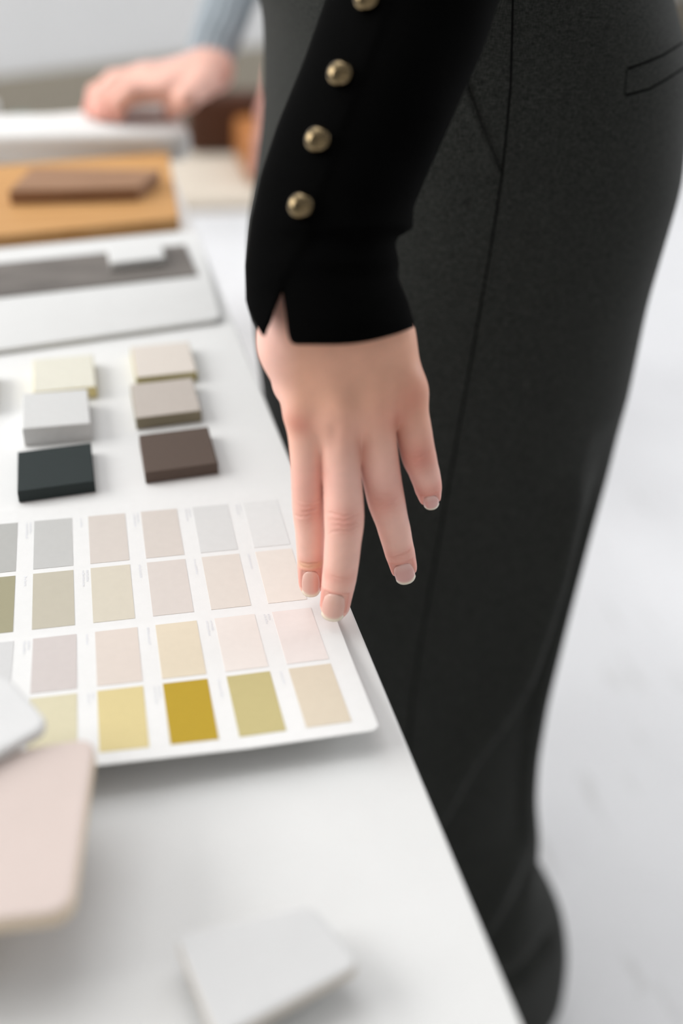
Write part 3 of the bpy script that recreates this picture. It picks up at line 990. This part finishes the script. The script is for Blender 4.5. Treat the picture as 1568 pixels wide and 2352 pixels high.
# ------------------------------------------------------------------ trousers
# rings: height above the table top, front x, back x, near y, far y
TR = [(0.335, 0.0980, 0.3180, 0.188, 0.470), (0.260, 0.0900, 0.3440, 0.168, 0.479), (0.200, 0.1109, 0.3772, 0.157, 0.479), (0.130, 0.1105, 0.3902, 0.149, 0.475), (0.050, 0.0950, 0.3796, 0.140, 0.448), (-0.020, 0.0980, 0.3733, 0.132, 0.402), (-0.080, 0.1020, 0.3615, 0.125, 0.337), (-0.130, 0.1060, 0.3507, 0.118, 0.302), (-0.200, 0.1120, 0.3417, 0.108, 0.281), (-0.290, 0.1200, 0.3331, 0.094, 0.265), (-0.350, 0.1260, 0.3316, 0.084, 0.256), (-0.400, 0.1300, 0.3350, 0.075, 0.248), (-0.450, 0.1340, 0.3444, 0.066, 0.240), (-0.500, 0.1380, 0.3470, 0.058, 0.231), (-0.535, 0.1380, 0.3672, 0.050, 0.225), (-0.575, 0.1380, 0.3872, 0.048, 0.225), (-0.615, 0.1400, 0.3992, 0.048, 0.225), (-0.650, 0.1400, 0.4085, 0.050, 0.225), (-0.690, 0.1420, 0.4152, 0.050, 0.225), (-0.735, 0.1420, 0.4215, 0.050, 0.230)]
def tr_at(z):
    zs = [t[0] for t in TR][::-1]
    q = np.linspace(-2.2, 2.2, 15)
    w = np.exp(-q * q)
    w /= w.sum()
    return [float(np.interp(np.clip(z + q * 0.016, -0.735, 0.335), zs, [t[i] for t in TR][::-1]) @ w) for i in range(1, 5)]
ridge = [np.array([p[0], p[2] - TZ]) for p in (aty(1352, 1190, 0.12), aty(1300, 1350, 0.11), aty(1213, 1582, 0.098), aty(1150, 1680, 0.09), aty(1085, 1775, 0.08), aty(1000, 1880, 0.08))]
crease = [np.array([p[0], p[2] - TZ]) for p in (aty(1230, 2020, 0.07), aty(1170, 2070, 0.065), aty(1090, 2120, 0.065))]
stack_ = [np.array([p[0], p[2] - TZ]) for p in (aty(1300, 2175, 0.06), aty(1230, 2205, 0.055), aty(1170, 2225, 0.055), aty(1090, 2210, 0.055))]
def side_of(path, x, z):
    """signed distance to a polyline in the x-z plane, positive towards +x / right of it"""
    best, sg = 1e9, 1
    for a, b in zip(path[:-1], path[1:]):
        ba = b - a
        t = max(0, min(1, ((x - a[0]) * ba[0] + (z - a[1]) * ba[1]) / (ba @ ba)))
        dx, dz = x - a[0] - t * ba[0], z - a[1] - t * ba[1]
        d = math.hypot(dx, dz)
        if d < best:
            best = d
            sg = 1 if (ba[0] * (z - a[1]) - ba[1] * (x - a[0])) > 0 else -1
    return best * sg
rings = []
NA = 160
for z in np.concatenate([np.linspace(0.335, -0.15, 60), np.linspace(-0.155, -0.735, 110)]):
    xf, xb, yn, yf = tr_at(z)
    cx, cy, ax_, ay = (xf + xb) / 2, (yn + yf) / 2, (xb - xf) / 2, (yf - yn) / 2
    ring = []
    for i in range(NA):
        a = 2 * math.pi * i / NA
        e = 0.86                              # a little squarer than an ellipse
        c, s = math.cos(a), math.sin(a)
        x = cx + ax_ * math.copysign(abs(c) ** e, c)
        y = cy + ay * math.copysign(abs(s) ** e, s)
        if s < 0.2:
            w = min(1, (0.2 - s) / 0.5) * max(0.0, min(1.0, (0.93 - c) / 0.25))
            d = side_of(ridge, x, z)
            fade = max(0, min(1, (-0.02 - z) / 0.10)) * max(0, min(1, (z + 0.47) / 0.06))
            y += w * fade * (-0.017 * math.exp(-(d / 0.020) ** 2) + 0.030 * (1 / (1 + math.exp(-(d - 0.016) / 0.006))) * math.exp(-max(0, d - 0.02) / 0.16))
            d2 = side_of(crease, x, z)
            y += w * (-0.014 * math.exp(-(d2 / 0.013) ** 2) + 0.010 * math.exp(-((d2 - 0.03) / 0.016) ** 2)) * math.exp(-((z + 0.50) / 0.07) ** 2)
            d3 = side_of(stack_, x, z)
            y += w * (-0.030 * math.exp(-((d3 + 0.030) / 0.026) ** 2) + 0.018 * math.exp(-((d3 - 0.016) / 0.016) ** 2)) * math.exp(-((z + 0.62) / 0.09) ** 2)
            # long soft drapes
            y += w * 0.0022 * math.sin(x * 46 + z * 15) * max(0, min(1, (0.05 - z) / 0.2))
        ring.append((x, y, z + TZ))
    rings.append(np.array(ring))
Vt, Ft_ = loft(rings)
# the other leg, behind
rings = []
for z in np.linspace(0.02, -0.735, 24):
    cx, ax_ = 0.225 + 0.01 * (-z), 0.105 - 0.01 * z * 0
    ring = [(cx + ax_ * math.cos(q), 0.345 + 0.085 * math.sin(q), z + TZ) for q in np.linspace(0, 2 * math.pi, 40, endpoint=False)]
    rings.append(np.array(ring))
V2, F2 = loft(rings)
nV = len(Vt)
allV = np.concatenate([Vt, V2])
allF = Ft_ + [tuple(i + nV for i in f) for f in F2]
me = pydata('trousers', allV, allF)
fix_normals(me)
tro = link('trousers', me, M['trousers'], person, smooth=True)
tro['label'] = 'charcoal grey wool trousers'
tbv = BVHTree.FromPolygons([Vector(v) for v in Vt], Ft_)
def on_trousers(px, py, lift=0.0):
    d = Vector(ray(px, py)).normalized()
    h, nr, _, _ = tbv.ray_cast(Vector(CAM), d)
    if h is None: return None
    if nr.dot(d) > 0: nr = -nr
    return np.array(h + nr * lift)
def dense(path, n=60):
    path = np.array(path, float)
    L = np.concatenate([[0], np.cumsum(np.linalg.norm(np.diff(path, axis=0), axis=1))])
    q = np.linspace(0, L[-1], n)
    return np.stack([np.interp(q, L, path[:, 0]), np.interp(q, L, path[:, 1])], 1)
def seam(name, path, r, label=None, n=80):
    pts = [on_trousers(px, py, -r * 0.35) for px, py in dense(path, n)]
    pts = [p for p in pts if p is not None]
    V, Fc = tube(pts, r, 6)
    o = link(name, pydata(name, V, Fc), M['seam'], tro, smooth=True)
    if label: o['label'] = label
seam('side_seam', [(1178, -60), (1176, 60), (1172, 200), (1160, 330), (1150, 420), (1128, 560), (1100, 720), (1072, 880), (1045, 1030), (1015, 1200), (990, 1340), (965, 1480), (945, 1620), (935, 1750)], 0.0007, 'dark side seam', 140)
seam('pocket_edge', [(1062, 165), (1078, 215), (1100, 275), (1126, 340), (1148, 392)], 0.0008, 'slanted front pocket opening', 40)
seam('back_pocket_welt', [(1600, 78), (1568, 98), (1520, 128), (1470, 148), (1442, 158)], 0.0008, 'upper edge of the back pocket', 40)
seam('back_pocket_welt', [(1600, 140), (1568, 158), (1530, 182), (1490, 205), (1460, 213), (1436, 219)], 0.0008, 'lower edge of the back pocket', 40)
seam('back_pocket_welt', [(1440, 160), (1436, 190), (1435, 218)], 0.00035, 'end stitch of the back pocket', 12)
# front flap of the slant pocket stands a little proud of the hip panel
fl = dense([(1062, 165), (1078, 215), (1100, 275), (1126, 340), (1148, 396)], 30)
Vf, Ff = [], []
for q in range(7):
    u = q / 6
    for (px, py) in fl:
        p = on_trousers(px - 70 * u + 1, py + 26 * u, 0.0011 * (1 - u) ** 1.5 - 0.0012 * u)
        Vf.append(p)
for q in range(6):
    for i in range(29):
        Ff.append((q * 30 + i, q * 30 + i + 1, (q + 1) * 30 + i + 1, (q + 1) * 30 + i))
if all(v is not None for v in Vf):
    me = pydata('pocket_flap', Vf, Ff)
    o = link('pocket_flap', me, M['trousers'], tro, smooth=True)
    sm_ = o.modifiers.new('thickness', 'SOLIDIFY'); sm_.thickness = 0.0008; sm_.offset = 0

# blazer body above the hips (above the picture)
rings = []
for z, sx, sy in ((1.075, 0.142, 0.175), (1.15, 0.130, 0.168), (1.25, 0.130, 0.172), (1.34, 0.128, 0.185), (1.40, 0.112, 0.190), (1.445, 0.070, 0.120), (1.46, 0.045, 0.06)):
    rings.append(np.array([(0.225 + sx * math.cos(q), 0.345 + sy * math.sin(q), z) for q in np.linspace(0, 2 * math.pi, 48, endpoint=False)]))
V_, F_ = loft(rings)
me = pydata('blazer_body', V_, F_)
fix_normals(me)
link('blazer_body', me, M['blazer'], person, smooth=True)

# ================================================================== FOREGROUND TILES
def rounded_tile(name, pxs, z0, z1, rgb, label, cat, corner=0.006, bevel=0.0015, rgb2=None, side=None):
    poly = [atz(px, py, z1)[:2] for px, py in pxs]
    mt = mat(name + '_glaze', rgb, 0.5, 0.3, var=0.015, vscale=60)
    o = prism(name, poly, TZ + z0, TZ + z1, mt, bevel=bevel, corner=corner, smooth=False)
    if side is not None:
        o.data.materials.append(mat(name + '_rim', side, 0.6, 0.2))
        for p in o.data.polygons:
            if abs(p.normal.z) < 0.85:
                p.material_index = 1
    return tag(o, label, cat)
# stack that carries the pink tile (mostly beyond the left picture edge)
px_base = [(-0.150, -0.205), (-0.056, -0.200), (-0.052, -0.130), (-0.148, -0.132)]
st = prism('sample_stack', px_base, TZ + 0.0001, TZ + 0.0300, mat('grey_samples', (168, 160, 148), 0.7, 0.2), bevel=0.001)
bpy.data.objects.remove(st)
for k_ in range(3):
    dx = (-0.002, 0.003, 0.0)[k_]
    o = prism('sample_tile', [(p[0] + dx - 0.012, p[1] + 0.016) for p in px_base], TZ + 0.0001 + k_ * 0.0105, TZ + 0.0103 + k_ * 0.0105,
              mat('under_tile', [(176, 164, 148), (190, 180, 166), (168, 156, 140)][k_], 0.7, 0.2), bevel=0.001)
    tag(o, ['greige tile at the bottom of the stack under the pink tile', 'middle greige tile of the stack under the pink tile', 'top greige tile of the stack, right under the pink tile'][k_], 'tile', 'tiles stacked under the pink tile')
rounded_tile('sample_tile', [(-330, 2150), (165, 2094), (222, 1690), (-200, 1760)], 0.0318, 0.0400, (213, 197, 190), 'pale pink tile at the lower left, raised on a stack', 'tile', corner=0.007, side=(224, 206, 184))
rounded_tile('sample_tile', [(-190, 1830), (118, 1662), (18, 1548), (-200, 1570)], 0.0402, 0.0455, (220, 220, 220), 'pale grey tile corner overlapping the colour chart at left', 'tile', corner=0.006)
base_q = np.array([atz(px, py, 0.0100)[:2] for px, py in [(497, 2392), (832, 2216), (716, 2074), (400, 2148)]])
bc = base_q.mean(0)
tag(prism('sample_tile', [bc + (q - bc) * 0.72 for q in base_q], TZ + 0.0001, TZ + 0.0098, mat('grey_base', (120, 118, 110), 0.7, 0.2), bevel=0.0006), 'dark grey slab hidden under the blurred tile at the bottom', 'tile')
rounded_tile('sample_tile', [(497, 2392), (832, 2216), (716, 2074), (400, 2148)], 0.0100, 0.0165, (213, 213, 213), 'blurred pale grey tile near the bottom picture edge', 'tile', corner=0.004, side=(214, 206, 196))

# ================================================================== BACKGROUND: white samples, chair, second person
def cushion(name, poly, z0, z1, material, label, cat, rnd):
    bm = prism_bm(poly, z0, z1, rnd, 5, rnd * 1.6, 5)
    c = np.mean(np.array([p[:2] for p in poly]), axis=0)
    o = from_bm(name, bm, material, None, True, (c[0], c[1], z0))
    return tag(o, label, cat)
pl = cushion('plush_sample', [(-0.34, 0.652), (0.094, 0.668), (0.088, 0.785), (-0.04, 0.742), (-0.36, 0.722)], TZ + 0.0001, TZ + 0.0315, M['plush'], 'thick white plush sample under the second person\'s hand', 'sample', 0.010)
cushion('sample_box', [(-0.42, 0.730), (-0.11, 0.745), (-0.098, 0.800), (-0.40, 0.825)], TZ + 0.0001, TZ + 0.029, M['board'], 'white box at the far left end of the table', 'box', 0.003)
o = cushion('sample_clip', [(-0.088, 0.765), (-0.064, 0.768), (-0.066, 0.788), (-0.090, 0.785)], TZ + 0.0001, TZ + 0.020, mat('grey_green_clip', (110, 122, 116), 0.6, 0.3), 'small grey-green object beside the white box', 'sample', 0.003)

# chair beyond the table
ch = empty('chair', (0.22, 1.66, 0.0))
tag(ch, 'low chair with beige seat and dark brown leather back beyond the table', 'chair')
cz = 0.45
def cpart(name, lo, hi, material, rnd=0.015):
    bm = prism_bm([(lo[0], lo[1]), (hi[0], lo[1]), (hi[0], hi[1]), (lo[0], hi[1])], lo[2], hi[2], rnd, 4, rnd, 4)
    return from_bm(name, bm, material, ch, True, ((lo[0] + hi[0]) / 2, (lo[1] + hi[1]) / 2, lo[2]))
cpart('seat', (0.06, 1.41, cz - 0.03), (0.50, 1.78, cz), M['seat'])
cpart('backrest', (0.185, 1.66, cz + 0.001), (0.50, 1.72, cz + 0.115), M['leather'])
cpart('armrest', (0.275, 1.47, cz + 0.001), (0.335, 1.655, cz + 0.08), M['tan_leather'])
for lx in (0.09, 0.47):
    for ly in (1.44, 1.75):
        V_, F_ = tube([(lx, ly, 0.0), (lx, ly, cz - 0.028)], 0.012, 12)
        me = pydata('leg', V_, F_); fix_normals(me)
        link('leg', me, M['tan_wood'], ch, smooth=True)

p2 = empty('person', (0.44, 1.18, 0.0))
tag(p2, 'person in a grey ribbed sweater resting a hand on the white plush sample', 'person')
def hand2():
    g = Field(np.array([-0.16, 0.60, TZ + 0.0]), np.array([0.22, 1.02, TZ + 0.24]), 0.0022)
    Fp = g.new()
    wr = atk(484, 160, 1.075)
    fa = atk(548, -60, 1.14)
    g.cone(Fp, fa, wr, 0.015, 0.0165, 0.008)
    mcp = [atk(335, 172, 1.045), atk(345, 188, 1.03), atk(362, 200, 1.015), atk(382, 208, 1.00)]
    for q in mcp:
        g.cone(Fp, wr, q, 0.0145, 0.0095, 0.014)
    tot = None
    pips = [atk(262, 186, 1.055), atk(262, 196, 1.035), atk(272, 206, 1.015), atk(300, 214, 0.995)]
    tips = [(205, 254), (222, 262), (242, 266), (272, 268)]
    for i in range(4):
        Ff2 = g.new()
        tp = atz(*tips[i], 0.0385)
        dp = pips[i] * 0.45 + tp * 0.55 + np.array([-0.004, 0, 0.004])
        g.cone(Ff2, mcp[i], pips[i], 0.0110, 0.0100, 0.006)
        g.cone(Ff2, pips[i], dp, 0.0100, 0.0086, 0.006)
        g.cone(Ff2, dp, tp, 0.0086, 0.0068, 0.006)
        gg = smin(Fp, Ff2, 0.010)
        tot = gg if tot is None else smin(tot, gg, 0.002)
    Ff2 = g.new()
    t0, t1, t2 = atk(462, 195, 1.02), atk(430, 226, 0.99), atz(388, 262, 0.0385)
    g.cone(Ff2, wr, t0, 0.018, 0.0135, 0.01); g.cone(Ff2, t0, t1, 0.0135, 0.0110, 0.008); g.cone(Ff2, t1, t2, 0.0110, 0.0075, 0.006)
    tot = smin(tot, smin(Fp, Ff2, 0.014), 0.003)
    V, Q = g.mesh(tot)
    V = relax(V, Q, 3)
    me = np_mesh('hand', V, Q)
    me.materials.append(M['skin'])
    c = np.tile(np.array(lin((226, 176, 160))[:3]), (len(V), 1))
    for tp in tips:
        q = atz(*tp, 0.036)
        wgt = 0.35 * np.exp(-(np.linalg.norm(V - q, axis=1) / 0.02) ** 2)
        c = c * (1 - wgt[:, None]) + np.array(lin((214, 130, 116))[:3]) * wgt[:, None]
    set_tone(me, c)
    h = link('hand', me, None, p2)
    h['label'] = 'blurred hand with bent fingers'
    # second hand hanging by the hip, mostly hidden behind the trousers of the front person
    g = Field(np.array([0.05, 0.55, TZ - 0.16]), np.array([0.30, 0.85, TZ + 0.16]), 0.0024)
    Fp = g.new()
    k = 1.08
    wr = atk(672, 165, k)
    g.cone(Fp, atk(705, 90, k + 0.015), wr, 0.018, 0.020, 0.01)
    tot = None
    for i, (bx, tx, ty) in enumerate(((612, 586, 392), (630, 606, 410), (648, 630, 408), (665, 654, 392))):
        q = atk(bx, 262, k + 0.01 * i)
        g.cone(Fp, wr, q, 0.018, 0.0115, 0.02)
        Ff2 = g.new()
        tp = atk(tx, ty, k - 0.01 + 0.01 * i)
        mdl = (q + tp) / 2 + np.array([0, -0.006, 0])
        g.cone(Ff2, q, mdl, 0.0108, 0.0096, 0.005); g.cone(Ff2, mdl, tp, 0.0096, 0.0068, 0.005)
        gg = smin(Fp, Ff2, 0.008)
        tot = gg if tot is None else smin(tot, gg, 0.002)
    Ff2 = g.new()
    g.cone(Ff2, wr, atk(690, 235, k + 0.02), 0.016, 0.012, 0.01); g.cone(Ff2, atk(690, 235, k + 0.02), atk(692, 310, k + 0.02), 0.012, 0.0085, 0.006)
    tot = smin(tot, smin(Fp, Ff2, 0.01), 0.003)
    V, Q = g.mesh(tot)
    V = relax(V, Q, 3)
    me = np_mesh('hand', V, Q)
    me.materials.append(M['skin'])
    set_tone(me, np.tile(np.array(lin((228, 174, 160))[:3]), (len(V), 1)))
    h = link('hand', me, None, p2)
    h['label'] = 'hanging hand beside the chair'
hand2()
def ribbed(name, pts, radii, ribs, amp, material, n=None):
    n = n or ribs * 6
    rings = []
    pts = [np.asarray(p, float) for p in pts]
    pp, rr = [], []
    for i in range(len(pts) - 1):
        for t in np.linspace(0, 1, 8, endpoint=False):
            pp.append(pts[i] * (1 - t) + pts[i + 1] * t); rr.append(radii[i] * (1 - t) + radii[i + 1] * t)
    pp.append(pts[-1]); rr.append(radii[-1])
    for i, p in enumerate(pp):
        t = pp[min(i + 1, len(pp) - 1)] - pp[max(0, i - 1)]
        t /= np.linalg.norm(t)
        a = np.cross(t, np.array([0, 1.0, 0])); a /= np.linalg.norm(a)
        b = np.cross(t, a)
        ring = []
        for q in np.linspace(0, 2 * math.pi, n, endpoint=False):
            r = rr[i] + amp * math.cos(q * ribs)
            ring.append(p + r * (a * math.cos(q) + b * math.sin(q)))
        rings.append(np.array(ring))
    V, Fc = loft(rings)
    me = pydata(name, V, Fc)
    fix_normals(me)
    return link(name, me, material, p2, smooth=True)
s2 = ribbed('sweater_sleeve', [atk(474, 166, 1.072), atk(492, 100, 1.085), atk(526, 0, 1.12), atk(590, -180, 1.20), np.array([0.44, 1.02, 1.34])], [0.0225, 0.0245, 0.0265, 0.036, 0.06], 16, 0.0020, M['sweater'])
ribbed('sweater_sleeve', [atk(690, 140, 1.09), atk(720, 30, 1.13), atk(790, -160, 1.25), np.array([0.50, 1.06, 1.34])], [0.026, 0.034, 0.045, 0.06], 20, 0.0014, M['sweater'])
def body_loft(name, spec, material, cx, cy):
    rings = [np.array([(cx + dx + sx * math.cos(q), cy + sy * math.sin(q), z) for q in np.linspace(0, 2 * math.pi, 44, endpoint=False)]) for z, sx, sy, dx in spec]
    V, Fc = loft(rings)
    me = pydata(name, V, Fc); fix_normals(me)
    return link(name, me, material, p2, smooth=True)
body_loft('sweater_body', [(0.93, 0.130, 0.18, 0), (1.05, 0.125, 0.175, 0), (1.25, 0.125, 0.19, 0), (1.38, 0.115, 0.2, 0), (1.44, 0.06, 0.10, 0)], M['sweater'], 0.50, 1.22)
body_loft('trousers', [(0.98, 0.125, 0.17, 0), (0.85, 0.135, 0.185, 0), (0.72, 0.12, 0.18, 0), (0.4, 0.10, 0.17, 0), (0.02, 0.10, 0.17, 0)], M['pale_cloth'], 0.50, 1.22)
